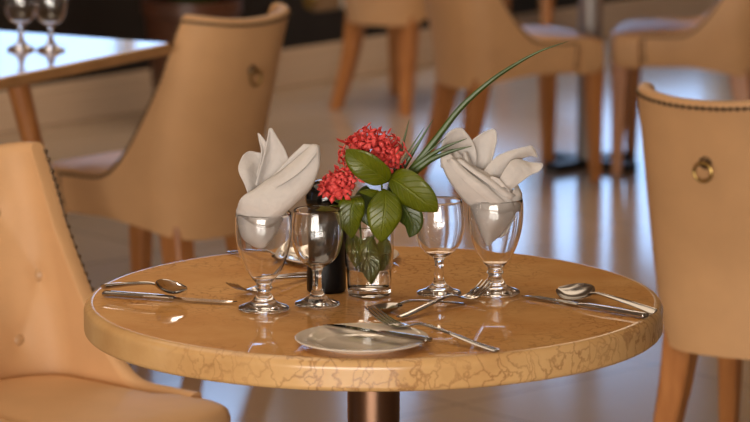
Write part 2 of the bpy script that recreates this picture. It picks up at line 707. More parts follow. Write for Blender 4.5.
def inner_pt(a, h):
    d = 0.0
    for (ba, bh) in BTN:
        q = ((a - ba) / 0.055) ** 2 + ((h - bh) / 0.024) ** 2
        d += 0.0075 * math.exp(-q)
    # diagonal pleats between the buttons
    for (ba, bh) in BTN:
        for (ca, ch) in BTN:
            if 0.1 < abs(ca - ba) < 0.25 and ch < bh - 0.05:
                da, dh = ca - ba, ch - bh
                t = ((a - ba) * da / 0.5 ** 2 + (h - bh) * dh) / (da * da / 0.25 + dh * dh)
                if 0 <= t <= 1:
                    ea = (a - ba - t * da) * 0.5
                    eh = h - bh - t * dh
                    d += 0.0032 * math.exp(-(ea * ea + eh * eh) / 0.007 ** 2)
    return shell_pt(a, h, -T + d)


def build_chair():
    root = thing('dining_chair', 'x', 'chair')
    na = 97
    As = [-1 + 2 * i / (na - 1) for i in range(na)]
    # shell: outer face, rolled rim, tufted inner face
    bm = bmesh.new()
    rows = []
    nh, ni = 12, 30
    for a in As:
        row = []
        hb, ht = bot_h(a), rim_h(a)
        for k in range(nh):
            row.append(shell_pt(a, hb + (ht - 0.016 - hb) * k / (nh - 1), 0.004 * math.sin(PI * k / (nh - 1))))
        for k in range(1, 8):
            th = PI * k / 8
            p = shell_pt(a, ht - 0.016 + 0.016 * math.sin(th) ** 0.7, -T / 2 + (T / 2) * math.cos(th))
            row.append(p)
        for k in range(ni):
            h = (ht - 0.016) + (0.385 - (ht - 0.016)) * k / (ni - 1)
            row.append(inner_pt(a, h))
        rows.append(row)
    vs = grid(bm, rows)
    for r in (vs[0], vs[-1]):
        # close the wing fronts
        n = len(r)
        for k in range(n // 2):
            q = [r[k], r[k + 1], r[n - 2 - k], r[n - 1 - k]]
            if len(set(q)) == 4:
                bm.faces.new(q)
    obj('backrest', bm, M['leather'], root)
    # underside pan
    # seat cushion
    bm = bmesh.new()
    outl = []
    for a in As[::4]:
        p = shell_pt(a, 0.45, -T - 0.001)
        outl.append((p.x, p.y))
    fr = [(0.190, 0.20), (0.184, 0.235), (0.160, 0.252), (0.09, 0.262), (0, 0.265), (-0.09, 0.262), (-0.160, 0.252), (-0.184, 0.235), (-0.190, 0.20)]
    fr = [(x, y) for x, y in fr]
    outl = outl[1:-1]
    first = (outl[-1][0], 0.168)
    loop = outl + [(outl[-1][0], 0.158), (0.190, 0.164)] + fr + [(-0.190, 0.164), (outl[0][0], 0.158)]
    cx, cy = 0, 0.02
    levels = [(0.95, 0.325, 0), (0.985, 0.335, 0), (1.0, 0.35, 0), (1.0, 0.405, 0), (0.985, 0.418, 0), (0.95, 0.425, 0), (0.8, 0.431, 0), (0.5, 0.435, 0), (0.2, 0.436, 0)]
    rings = []
    for s, z, _ in levels:
        rings.append([bm.verts.new((cx + (x - cx) * s, cy + (y - cy) * s, z)) for x, y in loop])
    n = len(loop)
    for a, b in zip(rings[:-1], rings[1:]):
        for i in range(n):
            bm.faces.new((a[i], a[(i + 1) % n], b[(i + 1) % n], b[i]))
    bm.faces.new(rings[0][::-1])
    bm.faces.new(rings[-1])
    obj('seat', bm, M['leather'], root)
    # base frame that closes the underside
    bm = bmesh.new()
    lp = []
    for a in As[::4]:
        p = shell_pt(a, bot_h(a) + 0.004, -0.012)
        lp.append(p)
    top = [bm.verts.new(p) for p in lp]
    bm.faces.new(top)
    obj('underside', bm, M['darkmetal'], root, smooth=False)
    # buttons
    for (ba, bh) in BTN:
        bm = bmesh.new()
        bmesh.ops.create_uvsphere(bm, u_segments=14, v_segments=8, radius=0.0135)
        p = inner_pt(ba, bh)
        q = shell_pt(ba, bh, -T - 0.03)
        d = (q - p).normalized()
        R = d.to_track_quat('Z', 'Y').to_matrix().to_4x4()
        for v in bm.verts:
            v.co = p + d * 0.002 + (R @ Vector((v.co.x, v.co.y, v.co.z * 0.55)))
        obj('button', bm, M['leather_btn'], root)
    # nailhead trim
    bm = bmesh.new()
    pts = []
    a = -0.985
    last = None
    path = [shell_pt(-0.985, 0.35 + (rim_h(1) - 0.03 - 0.35) * k / 30, 0.001) for k in range(30)]
    path += [shell_pt(-0.985 + 1.97 * k / 600, rim_h(-0.985 + 1.97 * k / 600) - 0.014, -0.0008) for k in range(601)]
    path += [shell_pt(0.985, 0.35 + (rim_h(1) - 0.03 - 0.35) * k / 30, 0.001) for k in range(29, -1, -1)]
    for p in path:
        if last is None or (p - last).length > 0.0125:
            last = p
            bmesh.ops.create_icosphere(bm, subdivisions=1, radius=0.0056, matrix=Matrix.Translation(p))
    bw = bmesh.new()
    tube(bw, path[::4] + [path[-1]], 0.0026, 6)
    obj('trim_band', bw, M['trim'], root)
    nt_ = obj('nailhead_trim', bm, M['nail'], root)
    nt_['kind'] = 'stuff'
    # pull ring on the back
    c = shell_pt(0, 0.672, 0.004)
    bm = bmesh.new()
    lathe(bm, [(0, 0.012), (0.006, 0.011), (0.008, 0.007), (0.010, 0.004), (0.0125, 0.002), (0.0125, 0)], 20)
    Rm = Matrix.Rotation(math.radians(90 + 12), 4, 'X')
    for v in bm.verts:
        v.co = c + (Rm @ v.co)
    kn = obj('ring_boss', bm, M['nail'], root)
    bm = bmesh.new()
    pts = []
    for k in range(29):
        th = 2 * PI * k / 28
        pts.append(Vector((0.0175 * math.sin(th), -0.012 - 0.001 * math.cos(th), -0.0165 + 0.0175 * math.cos(th))) + c)
    tube(bm, pts, 0.0028, 8, caps=False)
    obj('pull_ring', bm, M['brass'], root)
    # legs
    for sx in (-1, 1):
        for fy in (0, 1):
            bm = bmesh.new()
            if fy:
                P = [((0.150, 0.222, 0.345), 0.025), ((0.152, 0.225, 0.18), 0.021), ((0.155, 0.229, 0.0), 0.015)]
            else:
                P = [((0.100, -0.125, 0.33), 0.032), ((0.112, -0.155, 0.17), 0.026), ((0.135, -0.210, 0.0), 0.018)]
            rings = []
            for p in spline([Vector(q[0]) for q in P], 8):
                k = 1 - p.z / 0.345
                r = P[0][1] + (P[2][1] - P[0][1]) * k
                rings.append([bm.verts.new((sx * p.x + dx * r, p.y + dy * r, p.z)) for dx, dy in ((-.8, -1), (.8, -1), (1, -.8), (1, .8), (.8, 1), (-.8, 1), (-1, .8), (-1, -.8))])
            for a, b in zip(rings[:-1], rings[1:]):
                for i in range(8):
                    bm.faces.new((a[i], a[(i + 1) % 8], b[(i + 1) % 8], b[i]))
            bm.faces.new(rings[0])
            bm.faces.new(rings[-1])
            obj('leg', bm, M['wood'], root)
    return root


chair0 = build_chair()
CH = [
    # x, y, facing angle (0 = away from the camera, + = turned to the left), label
    (0.742, 1.870, -29.0, 'tan leather chair back with brass pull ring, right of the marble table'),
    (-0.478, 3.08, 50.0, 'tan leather chair turned sideways to the square table, brass ring on its back'),
    (-0.528, 0.777, 224.0, 'tan leather chair showing its buttoned inside, at left edge beside the marble table'),
    (0.38, 5.47, -66.0, 'blurred tan leather chair behind the white napkin and long grass blade'),
    (0.09, 7.00, -30.0, 'far blurred tan chair before the dark wall above the red flowers'),
    (0.98, 5.65, 78.0, 'far blurred tan chair facing left, above the right chair with nailhead trim'),
]
for i, (x, y, a, lab) in enumerate(CH):
    o = chair0 if i == 0 else copy_tree(chair0)
    o.location = (x, y, 0)
    o.rotation_euler = (0, 0, math.radians(a))
    o['label'] = lab
    o['group'] = 'tan leather dining chairs'

# ------------------------------------------------------------------ round marble table
TZ = 0.75


def round_table(name, label, r, loc, colm, basem, top, cross=False):
    t = thing(name, label, 'table', (loc[0], loc[1], 0))
    bm = bmesh.new()
    e = 0.012
    pr = [(0, 0.039 + 0), (r - e, 0.039)]
    pr = [(0, TZ), (r * 0.5, TZ), (r - e - 0.0012, TZ), (r - e - 0.0006, TZ), (r - e, TZ)]
    for k in range(1, 7):
        th = PI / 2 * k / 6
        pr.append((r - e + e * math.sin(th), TZ - e + e * math.cos(th)))
    for k in range(0, 5):
        th = PI / 2 * k / 4
        pr.append((r - 0.006 + 0.006 * math.cos(th), TZ - 0.036 - 0.006 * math.sin(th)))
    pr.insert(-5, (r, TZ - e - 0.0005))
    pr.insert(-5, (r, TZ - 0.0355))
    pr.append((0, TZ - 0.042))
    cut = 4
    lathe(bm, pr[:cut] + [(r - e - 0.0006, TZ - 0.010), (0, TZ - 0.010)], 160)
    obj('tabletop', bm, top, t)
    bm = bmesh.new()
    lathe(bm, [(0, TZ - 0.0102), (r - e - 0.0005, TZ - 0.0102)] + pr[cut - 1:], 160)
    obj('edge_band', bm, M['marble_edge'], t)
    bm = bmesh.new()
    lathe(bm, [(0, TZ - 0.0422), (0.13, TZ - 0.0422), (0.13, TZ - 0.05), (0, TZ - 0.05)], 40)
    obj('mounting_plate', bm, basem, t)
    bm = bmesh.new()
    lathe(bm, [(0, 0.026), (0.0365, 0.026), (0.0365, TZ - 0.0502), (0, TZ - 0.0502)], 48)
    obj('column', bm, colm, t)
    bm = bmesh.new()
    if cross:
        for k in range(4):
            box(bm, 0.0, 0.17, -0.028, 0.028, 0.001, 0.0258, Matrix.Rotation((k + 0.5) * PI / 2, 4, 'Z'))
    else:
        lathe(bm, [(0, 0.0), (0.20, 0), (0.205, 0.004), (0.20, 0.012), (0.06, 0.0258), (0, 0.0258)], 64)
    obj('base', bm, basem, t)
    return t


round_table('dining_table', 'round beige marble table on a brushed bronze column, set for a meal', 0.4, (-0.002, 0.0), M['column'], M['column'], M['marble'])
round_table('dining_table', 'far blurred round table on a grey steel column and dark base', 0.33, (0.650, 5.70), M['greycol'], M['darkmetal'], M['marble'], True)

# square table at the left
st = thing('square_table', 'square wooden table with bright window reflections and wine glasses, upper left', 'table', (-1.00, 2.62, 0), math.radians(61))
bm = bmesh.new()
box(bm, -0.41, 0.41, -0.41, 0.41, TZ - 0.026, TZ)
bevel(bm, 0.007, 3)
tt = obj('tabletop', bm, M['tablewood'], st)
tt.modifiers.new('normals', 'WEIGHTED_NORMAL').keep_sharp = False
bm = bmesh.new()
box(bm, -0.205, 0.205, -0.205, 0.205, TZ - 0.075, TZ - 0.0262)
bevel(bm, 0.004, 1)
obj('apron', bm, M['wood'], st, smooth=False)
for sx in (-1, 1):
    for sy in (-1, 1):
        bm = bmesh.new()
        tube(bm, [(sx * 0.170, sy * 0.170, TZ - 0.0752), (sx * 0.205, sy * 0.205, 0.46), (sx * 0.255, sy * 0.255, 0.22), (sx * 0.305, sy * 0.305, 0.0)], [0.025, 0.021, 0.017, 0.013], 16)
        obj('leg', bm, M['wood'], st)

# ------------------------------------------------------------------ glassware
WT = 0.0016


def glass_vessel(name, outer, wall_from, label, cat, loc, group=None, n=70):
    """outer: profile from foot centre to rim; wall_from = height of the inside bottom."""
    pr = smooth_prof(outer, n)
    rim = pr[-1]
    inner = []
    for r, z in reversed(pr):
        if z > wall_from + 0.004 and r > 0.006:
            inner.append((r - WT, z))
    inner = [p for p in inner if p[1] > wall_from]
    tail = [(inner[-1][0] * 0.7, wall_from + 0.0012), (inner[-1][0] * 0.35, wall_from + 0.0003), (0, wall_from)]
    prof = [(0, outer[0][1])] + [p for p in pr if p[0] > 1e-4] + [(rim[0] - WT / 2, rim[1] + WT / 2)] + inner + tail
    bm = bmesh.new()
    lathe(bm, prof, 56)
    o = obj(name, bm, M['glass'])
    o.location = (loc[0], loc[1], loc[2] if len(loc) > 2 else TZ)
    return tag(o, label, cat, group)


GOB = [(0.006, 0.0015), (0.026, 0.0004), (0.0335, 0.0010), (0.0348, 0.0034), (0.032, 0.0056), (0.024, 0.0085), (0.0165, 0.013), (0.0125, 0.0185),
       (0.0098, 0.0235), (0.0092, 0.0265), (0.0112, 0.029), (0.0118, 0.0315), (0.0102, 0.0345), (0.0112, 0.038), (0.0155, 0.043), (0.0215, 0.051), (0.0275, 0.062),
       (0.0330, 0.077), (0.0368, 0.093), (0.0385, 0.109), (0.0385, 0.122), (0.0376, 0.134)]
WINE = [(0.006, 0.0015), (0.023, 0.0004), (0.0295, 0.0010), (0.0310, 0.0032), (0.0285, 0.0054), (0.020, 0.0085), (0.0115, 0.0145), (0.0072, 0.022),
        (0.0060, 0.033), (0.0062, 0.044), (0.0080, 0.0515), (0.0135, 0.056), (0.0210, 0.0615), (0.0280, 0.070), (0.0325, 0.081), (0.0350, 0.095), (0.0350, 0.109), (0.0335, 0.122), (0.0318, 0.133)]
glass_vessel('water_goblet', GOB, 0.040, 'short stemmed water goblet holding the left folded napkin', 'glass', (-0.151, -0.084), 'water goblets')
glass_vessel('water_goblet', GOB, 0.040, 'short stemmed water goblet holding the right ruffled napkin', 'glass', (0.167, 0.026), 'water goblets')
glass_vessel('wine_glass', WINE, 0.057, 'empty wine glass standing before the black shaker', 'glass', (-0.079, -0.054), 'wine glasses on the round table')
glass_vessel('wine_glass', WINE, 0.057, 'empty wine glass right of the leafy vase', 'glass', (0.089, 0.020), 'wine glasses on the round table')
glass_vessel('wine_glass', WINE, 0.057, 'blurred wine glass on the square table, nearer the left edge', 'glass', (-0.757, 2.66), 'wine glasses on the square table')
glass_vessel('wine_glass', WINE, 0.057, 'blurred wine glass on the square table, second from the left edge', 'glass', (-0.692, 2.645), 'wine glasses on the square table')

# tumbler used as a vase
VX, VY = -0.008, 0.016
TUM = [(0, 0.001), (0.026, 0.0006), (0.0292, 0.002), (0.0300, 0.006), (0.0304, 0.02), (0.0310, 0.038), (0.0312, 0.0395), (0.0328, 0.0425), (0.0336, 0.0455), (0.0342, 0.07), (0.0348, 0.100)]
bm = bmesh.new()
inn = [(0.0348 - 0.0009, 0.1009), (0.0330, 0.100), (0.0324, 0.07), (0.0318, 0.0455), (0.0296, 0.0395), (0.0290, 0.02), (0.0284, 0.012), (0.024, 0.0098), (0, 0.0096)]
lathe(bm, TUM + inn, 56)
o = obj('vase_tumbler', bm, M['glass'])
o.location = (VX, VY, TZ)
tag(o, 'clear stepped glass tumbler used as a vase for the red flowers', 'vase')
bm = bmesh.new()
lathe(bm, [(0, 0.0102), (0.0238, 0.0104), (0.0280, 0.0124), (0.0286, 0.02), (0.0292, 0.0392), (0.0314, 0.0456), (0.0318, 0.062), (0, 0.062)], 48)
o = obj('vase_water', bm, M['water'])
o.location = (VX, VY, TZ)
tag(o, 'clear water standing in the glass tumbler vase', 'water')

# black shaker
sh = thing('pepper_mill', 'tall glossy black domed shaker behind the left wine glass', 'shaker', (-0.068, 0.049, TZ))
bm = bmesh.new()
lathe(bm, [(0, 0), (0.0255, 0), (0.0272, 0.002), (0.0275, 0.006), (0.0268, 0.05), (0.0266, 0.09), (0.0268, 0.112), (0.0262, 0.116), (0.0235, 0.118), (0, 0.118)], 48)
obj('body', bm, M['black'], sh)
bm = bmesh.new()
pr = [(0, 0.1185), (0.0240, 0.1185)] + smooth_prof([(0.0262, 0.120), (0.0288, 0.126), (0.0292, 0.134), (0.0272, 0.144), (0.021, 0.152), (0.011, 0.1565), (0.0, 0.158)], 24)
lathe(bm, pr, 48)
obj('cap', bm, M['blackgloss'], sh)


# ------------------------------------------------------------------ napkins (units: 1.385 mm, x right, y up, depth in mm)
def napkin(name, label, ax, by, loc, sheets, tuck):
    S = 1 / 722.0
    bm = bmesh.new()

    def V(p):
        dy = p[2] / 1000.0
        return Vector(((p[0] - ax) * S, dy, (by - p[1] - 144 * dy) / 708.0))
    for rows in sheets:
        sheet(bm, [[V(p) for p in r] for r in rows], 16, 16)
    o = obj(name, bm, M['linen'])
    # the tucked wad inside the bowl: a cone of folds
    o.location = (loc[0], loc[1], TZ)
    solid(o, 0.0016)
    return tag(o, label, 'napkin', 'folded white napkins')


napL = [
    # main diagonal roll, front
    [[(238, 214, -14), (243, 200, -26), (256, 191, -20), (262, 186, -10)],
     [(250, 222, -24), (258, 206, -36), (272, 190, -28), (277, 176, -12)],
     [(262, 228, -28), (276, 210, -38), (290, 188, -32), (292, 165, -14)],
     [(274, 226, -22), (291, 203, -34), (304, 178, -32), (304, 156, -18)],
     [(284, 214, -14), (304, 196, -26), (317, 172, -28), (314, 148, -20)],
     [(288, 210, -6), (310, 191, -18), (319, 168, -20), (319, 149, -18)]],
    # folded lip along the roll
    [[(262, 188, -13), (278, 177, -17), (296, 162, -20), (313, 147.5, -21)],
     [(264, 191, -21), (282, 181, -29), (301, 166, -32), (317, 149, -26)],
     [(268, 194, -25), (286, 185, -35), (305, 171, -36), (319, 153, -27)]],
    # roll's back layer
    [[(258, 190, -8), (275, 176, -10), (292, 158, -10), (304, 147, -8)],
     [(262, 196, -4), (284, 182, -6), (302, 164, -8), (315, 149, -14)],
     [(268, 206, 2), (292, 194, 0), (308, 178, -4), (318, 158, -12)]],
    # tall petal
    [[(254, 196, 4), (264, 196, 10), (278, 190, 10), (290, 176, 4)],
     [(258, 180, 2), (266, 178, 14), (280, 172, 14), (289, 164, 4)],
     [(264, 160, 0), (270, 160, 12), (278, 158, 12), (285, 152, 4)],
     [(268, 143, 0), (271, 143, 6), (275, 143, 6), (279, 142, 2)],
     [(270, 132, 0), (271, 131.5, 1), (272, 131.5, 1), (273, 132.5, 0)]],
    # thin petal
    [[(250, 196, 16), (256, 194, 22), (264, 186, 20)],
     [(257, 178, 10), (263, 174, 18), (268, 166, 16)],
     [(262, 156, 10), (265, 156, 15), (269, 152, 12)],
     [(260, 144, 10), (263, 144, 12), (267, 145, 10)],
     [(258.5, 136, 10), (259.5, 136, 10), (261, 137, 10)]],
    # left curl
    [[(250, 198, -8), (246, 186, -10), (241, 176, -8), (240, 168, -2), (244, 158, 6), (248, 154, 12)],
     [(254, 194, -4), (251, 182, -6), (248, 172, -4), (247, 165, 4), (249, 157, 12), (252, 153, 16)],
     [(258, 190, 4), (256, 178, 8), (255, 168, 12), (255, 161, 16), (256, 157, 20), (257, 154, 20)],
     [(262, 188, 14), (262, 176, 18), (262, 167, 20), (262, 161, 22), (262, 157, 22), (263, 155, 22)]],
    # tucked part inside the bowl
    [[(238, 216, -6), (240, 208, -14), (256, 203, -18), (272, 202, -14), (287, 206, -6)],
     [(240, 226, -8), (246, 222, -20), (260, 220, -26), (275, 218, -20), (284, 214, -8)],
     [(244, 238, -6), (250, 238, -16), (260, 238, -21), (270, 236, -14), (278, 230, -6)],
     [(254, 246, -4), (257, 247, -9), (261, 248, -11), (265, 247, -9), (268, 243, -4)]],
    [[(238, 216, 6), (244, 206, 18), (262, 202, 22), (278, 204, 16), (288, 208, 6)],
     [(242, 230, 6), (250, 226, 16), (262, 224, 19), (274, 224, 14), (282, 222, 4)],
     [(254, 246, 2), (257, 247, 6), (261, 248, 8), (265, 247, 6), (268, 243, 0)]],
]
napkin('napkin', 'white napkin folded with pointed tips in the left goblet', 264, 308.5, (-0.151, -0.084), napL, None)
napR = [
    # front wrap running from upper left down to the rim
    [[(441, 150, -4), (440, 160, -14), (447, 178, -18), (462, 198, -16), (474, 208, -10)],
     [(448, 152, -14), (452, 166, -26), (462, 182, -32), (476, 197, -30), (488, 212, -24)],
     [(456, 160, -16), (464, 172, -28), (476, 184, -36), (492, 196, -34), (502, 212, -26)],
     [(462, 166, -10), (476, 174, -22), (492, 184, -28), (508, 195, -26), (514, 208, -18)]],
    # upper fold of the wrap
    [[(452, 156, -6), (464, 166, -14), (480, 176, -20), (500, 186, -22), (517, 198, -14)],
     [(454, 148, 2), (468, 162, -4), (486, 172, -8), (504, 182, -10), (519, 196, -6)]],
    # left rounded petal
    [[(440, 166, 0), (450, 172, 8), (462, 172, 10), (474, 174, 4)],
     [(440, 152, -4), (450, 154, 8), (464, 156, 12), (476, 160, 6)],
     [(443, 138, -4), (452, 140, 6), (464, 144, 10), (475, 148, 6)],
     [(450, 130, -2), (456, 131, 2), (464, 134, 6), (471, 139, 6)],
     [(455, 127.5, 0), (458, 127, 1), (461, 127.5, 2), (464, 130, 3)]],
    # inner crease of the left petal
    [[(462, 180, -16), (470, 176, -10), (474, 172, -4)],
     [(462, 166, -8), (467, 164, -14), (472, 166, -8)],
     [(463, 152, 0), (464, 151, -4), (466, 152, 0)]],
    # right upright petal
    [[(466, 176, 8), (474, 180, 14), (482, 178, 12), (489, 168, 6)],
     [(466, 156, 10), (476, 160, 18), (486, 158, 18), (493, 152, 8)],
     [(470, 141, 12), (478, 143, 18), (488, 143, 18), (496, 140, 10)],
     [(481, 132.5, 14), (486, 131, 17), (491, 131, 17), (496, 134, 12)],
     [(490, 128.5, 14), (492, 128, 15), (494, 128.5, 15), (496, 131, 13)]],
    # curled ruffle, back
    [[(476, 182, -10), (484, 168, -4), (495, 156, 2), (508, 150, 8), (522, 146, 12), (530, 144, 16)],
     [(484, 184, -14), (492, 172, -8), (502, 162, -2), (513, 154, 4), (525, 150, 12), (534, 147, 18)],
     [(490, 188, -8), (500, 176, -2), (510, 166, 6), (520, 158, 14), (530, 154, 22), (538, 156, 24)]],
    # front ruffle with pointed tip
    [[(488, 192, -22), (497, 180, -22), (504, 168, -16), (510, 160, -8), (518, 158, 0), (528, 161, 4), (541, 162, 0)],
     [(496, 192, -20), (506, 184, -24), (513, 175, -20), (519, 168, -14), (526, 166, -8), (533, 166, -4), (542, 164, -4)],
     [(504, 194, -14), (512, 187, -18), (520, 181, -18), (527, 176, -14), (532, 173, -10), (537, 171, -8), (541, 167, -6)]],
    # small tube fold
    [[(487, 180, -24), (490, 176, -30), (497, 178, -30), (500, 182, -24)],
     [(494, 190, -22), (498, 186, -30), (506, 188, -30), (510, 193, -22)]],
    # narrow pleats lying on the wrap
    [[(446, 160, -22), (458, 176, -35), (474, 191, -41), (490, 204, -37)],
     [(450, 158, -25), (463, 174, -38), (480, 188, -44), (497, 203, -38)],
     [(453, 158, -21), (467, 172, -33), (485, 186, -40), (503, 201, -33)]],
    [[(455, 160, -20), (469, 171, -32), (487, 184, -38), (507, 199, -30)],
     [(458, 158, -20), (472, 169, -31), (491, 182, -36), (511, 197, -28)],
     [(461, 158, -14), (475, 169, -24), (494, 181, -29), (514, 195, -22)]],
    # cuff at the right of the rim
    [[(505, 208, -18), (508, 196, -22), (512, 190, -18), (514, 184, -8)],
     [(514, 210, -10), (516, 200, -14), (519, 192, -10), (517, 184, 0)],
     [(519, 210, 2), (521, 200, 4), (521, 192, 4), (518, 186, 8)]],
    # tucked point inside the bowl
    [[(470, 204, -8), (478, 203, -22), (492, 203, -27), (506, 203, -22), (516, 204, -8)],
     [(474, 216, -8), (482, 219, -20), (492, 221, -25), (502, 218, -18), (513, 214, -6)],
     [(480, 230, -6), (484, 233, -13), (490, 235, -16), (497, 230, -11), (507, 224, -4)],
     [(485, 241, -3), (486, 243, -6), (488, 244, -7), (491, 241, -5), (499, 234, 0)]],
    [[(472, 206, 8), (480, 200, 20), (494, 198, 24), (508, 200, 18), (517, 206, 4)],
     [(478, 220, 6), (486, 220, 14), (495, 219, 17), (504, 220, 12), (512, 220, 2)],
     [(486, 238, 2), (490, 238, 5), (495, 236, 6), (500, 236, 5), (506, 232, 0)]],
]
napkin('napkin', 'white napkin folded into loose ruffled petals in the right goblet', 495, 292.5, (0.167, 0.026), napR, None)


# ------------------------------------------------------------------ flowers and leaves in the vase
def fv(px, py, d=0.0):
    dy = d / 1000.0
    return Vector(((px - 369) / 722.0, dy, (295.6 - py - 144 * dy) / 708.0))


def leaf(name, m, parent, pts, width, side, cup=0.25, nl=18, nw=9, wav=0.0):
    """pts: midrib control points base..tip; side: rough sideways direction of the blade."""
    bm = bmesh.new()
    uv = bm.loops.layers.uv.new('UVMap')
    c = spline(pts, nl)
    rows = []
    for i, p in enumerate(c):
        t = i / (nl - 1)
        tan = (c[min(i + 1, nl - 1)] - c[max(i - 1, 0)]).normalized()
        s = (Vector(side) - tan * Vector(side).dot(tan)).normalized()
        nrm = s.cross(tan).normalized()
        w = width * (math.sin(PI * min(1, t ** 0.86)) ** 0.72) if 0 < t < 1 else 0.0004
        w = max(w, 0.0006)
        r = []
        for j in range(nw):
            u = j / (nw - 1) * 2 - 1
            r.append(p + s * (u * w) + nrm * (cup * w * abs(u) ** 1.4 + wav * w * math.sin(t * 17 + u * 2) * abs(u) + 0.04 * w * math.sin(t * 52 - abs(u) * 14) * (1 - abs(u))))
        rows.append(r)
    grid(bm, rows, uv)
    o = obj(name, bm, m, parent)
    solid(o, 0.0005)
    return o


def stem(parent, pts, r=0.0014, m='stem', n=16):
    bm = bmesh.new()
    tube(bm, spline(pts, n), r, 8)
    return obj('stem', bm, M[m], parent)


def flower_head(parent, c, rx, ry, rz, nf, nb, seed, axis):
    rnd = random.Random(seed)
    bm = bmesh.new()
    bb = bmesh.new()
    axis = Vector(axis).normalized()
    hub = c - axis * rz * 0.7
    ga = PI * (3 - math.sqrt(5))
    Q = axis.to_track_quat('Z', 'Y')
    for k in range(nf):
        f = (k + 0.5) / nf
        ct = 1 - 1.25 * f
        stt = math.sqrt(max(0, 1 - ct * ct))
        ph = k * ga + rnd.uniform(-.25, .25)
        d = Q @ Vector((stt * math.cos(ph), stt * math.sin(ph), ct))
        rad = rnd.uniform(0.55, 1.03)
        p = c + Vector((d.x * rx, d.y * ry, d.z * rz)) * rad
        # corolla tube
        tube(bm, [hub + (p - hub) * 0.35, p], [0.0006, 0.0009], 5)
        dd = (d + Vector((rnd.uniform(-.5, .5), rnd.uniform(-.5, .5), rnd.uniform(-.3, .5)))).normalized()
        R = dd.to_track_quat('Z', 'Y')
        ro = rnd.uniform(0, PI / 2)
        L = rnd.uniform(0.0105, 0.0150)
        for q in range(4):
            an = ro + q * PI / 2
            e = Vector((math.cos(an), math.sin(an), 0))
            g = Vector((-math.sin(an), math.cos(an), 0))
            lift = rnd.uniform(-0.25, 0.35)
            pts = [Vector((0, 0, 0)), e * L * 0.55 + g * L * 0.30 + Vector((0, 0, 0.10 * L)), e * L * 0.62 + Vector((0, 0, 0.20 * L + lift * L * .3)),
                   e * L * 0.55 - g * L * 0.30 + Vector((0, 0, 0.10 * L)), e * L + Vector((0, 0, lift * L))]
            v = [bm.verts.new(p + (R @ x)) for x in pts]
            bm.faces.new((v[0], v[1], v[2]))
            bm.faces.new((v[0], v[2], v[3]))
            bm.faces.new((v[1], v[4], v[2]))
            bm.faces.new((v[2], v[4], v[3]))
    for k in range(nb):
        ph = rnd.uniform(0, 2 * PI)
        ct = rnd.uniform(-0.2, 1)
        stt = math.sqrt(1 - ct * ct)
        d = Q @ Vector((stt * math.cos(ph), stt * math.sin(ph), ct))
        p0 = c + Vector((d.x * rx, d.y * ry, d.z * rz)) * 0.6
        L = rnd.uniform(0.5, 0.85)
        p1 = c + Vector((d.x * rx, d.y * ry, d.z * rz)) * (0.6 + L * 0.75) + Vector((0, 0, rnd.uniform(0, .004)))
        tube(bb, [p0, p0.lerp(p1, 0.6), p0.lerp(p1, 0.72), p0.lerp(p1, 0.88), p1], [0.0006, 0.0007, 0.0015, 0.0014, 0.0004], 6)
    o = obj('flower_head', bm, M['petal'], parent)
    solid(o, 0.0003)
    o['kind'] = 'stuff'
    b = obj('buds', bb, M['bud'], parent)
    b['kind'] = 'stuff'


VL = (VX, VY, TZ)
fs = thing('flower_sprig', 'large coral red flower cluster with broad green leaves in the vase', 'flower', VL, 0, 'red flower sprigs in the vase')
flower_head(fs, fv(371, 158, -4), 0.0480, 0.034, 0.0400, 84, 40, 3, (0.12, -0.45, 1))
stem(fs, [fv(366, 276, -4), fv(374, 232, 2), fv(382, 196, 0), fv(378, 172, -4), fv(373, 160, -6)])
leaf('leaf', M['leaf'], fs, [fv(388, 183, -30), fv(379, 177, -46), fv(366, 168, -54), fv(354, 160, -52), fv(346.5, 152, -46)], 0.0205, (0.6, -0.25, 0.8), 0.14, wav=0.04)
leaf('leaf', M['leaf'], fs, [fv(388, 180, -22), fv(398, 184, -36), fv(412, 194, -44), fv(426, 205, -46), fv(436, 213, -40)], 0.0245, (0.6, -0.3, 0.8), 0.14, wav=0.04)
leaf('leaf', M['leaf'], fs, [fv(384, 190, -28), fv(385, 202, -40), fv(384, 216, -46), fv(382, 230, -46), fv(381, 243, -42)], 0.0240, (1, 0.1, 0.05), 0.14, wav=0.05)
leaf('leaf', M['leafdark'], fs, [fv(394, 196, -12), fv(402, 206, -22), fv(409, 217, -26), fv(412, 227, -26), fv(409, 238, -24)], 0.0185, (0.8, -0.3, 0.3), 0.2)
leaf('leaf', M['leaf'], fs, [fv(384, 198, -14), fv(376, 195, -24), fv(368, 193, -30), fv(359, 193, -30)], 0.0065, (0.1, -0.5, 1), 0.2)

f2 = thing('flower_sprig', 'smaller coral red flower cluster leaning left over the black shaker', 'flower', VL, 0, 'red flower sprigs in the vase')
flower_head(f2, fv(340, 187, -30), 0.0265, 0.024, 0.0205, 46, 16, 11, (-0.55, -0.3, 0.7))
stem(f2, [fv(362, 270, -8), fv(360, 228, -4), fv(356, 208, -10), fv(348, 194, -22), fv(342, 189, -26)])
leaf('leaf', M['leaf'], f2, [fv(360, 196, -24), fv(354, 202, -38), fv(351, 214, -42), fv(351, 226, -42), fv(352, 239, -38)], 0.0190, (1, 0.15, 0.0), 0.2, wav=0.07)
leaf('leaf', M['leafdark'], f2, [fv(346, 204, -26), fv(340, 200, -34), fv(334, 197, -36), fv(327, 195, -32)], 0.0068, (0.2, -0.4, 1), 0.2)
leaf('leaf', M['leaf'], f2, [fv(345, 207, -20), fv(337, 208, -22), fv(327, 209, -22), fv(316, 211, -18)], 0.0052, (0.1, -0.6, 1), 0.2)
leaf('leaf', M['leaf'], f2, [fv(372, 236, 4), fv(368, 246, -8), fv(368, 256, -12), fv(370, 268, -12), fv(371, 284, -12)], 0.0165, (0.95, -0.1, -0.3), 0.15)
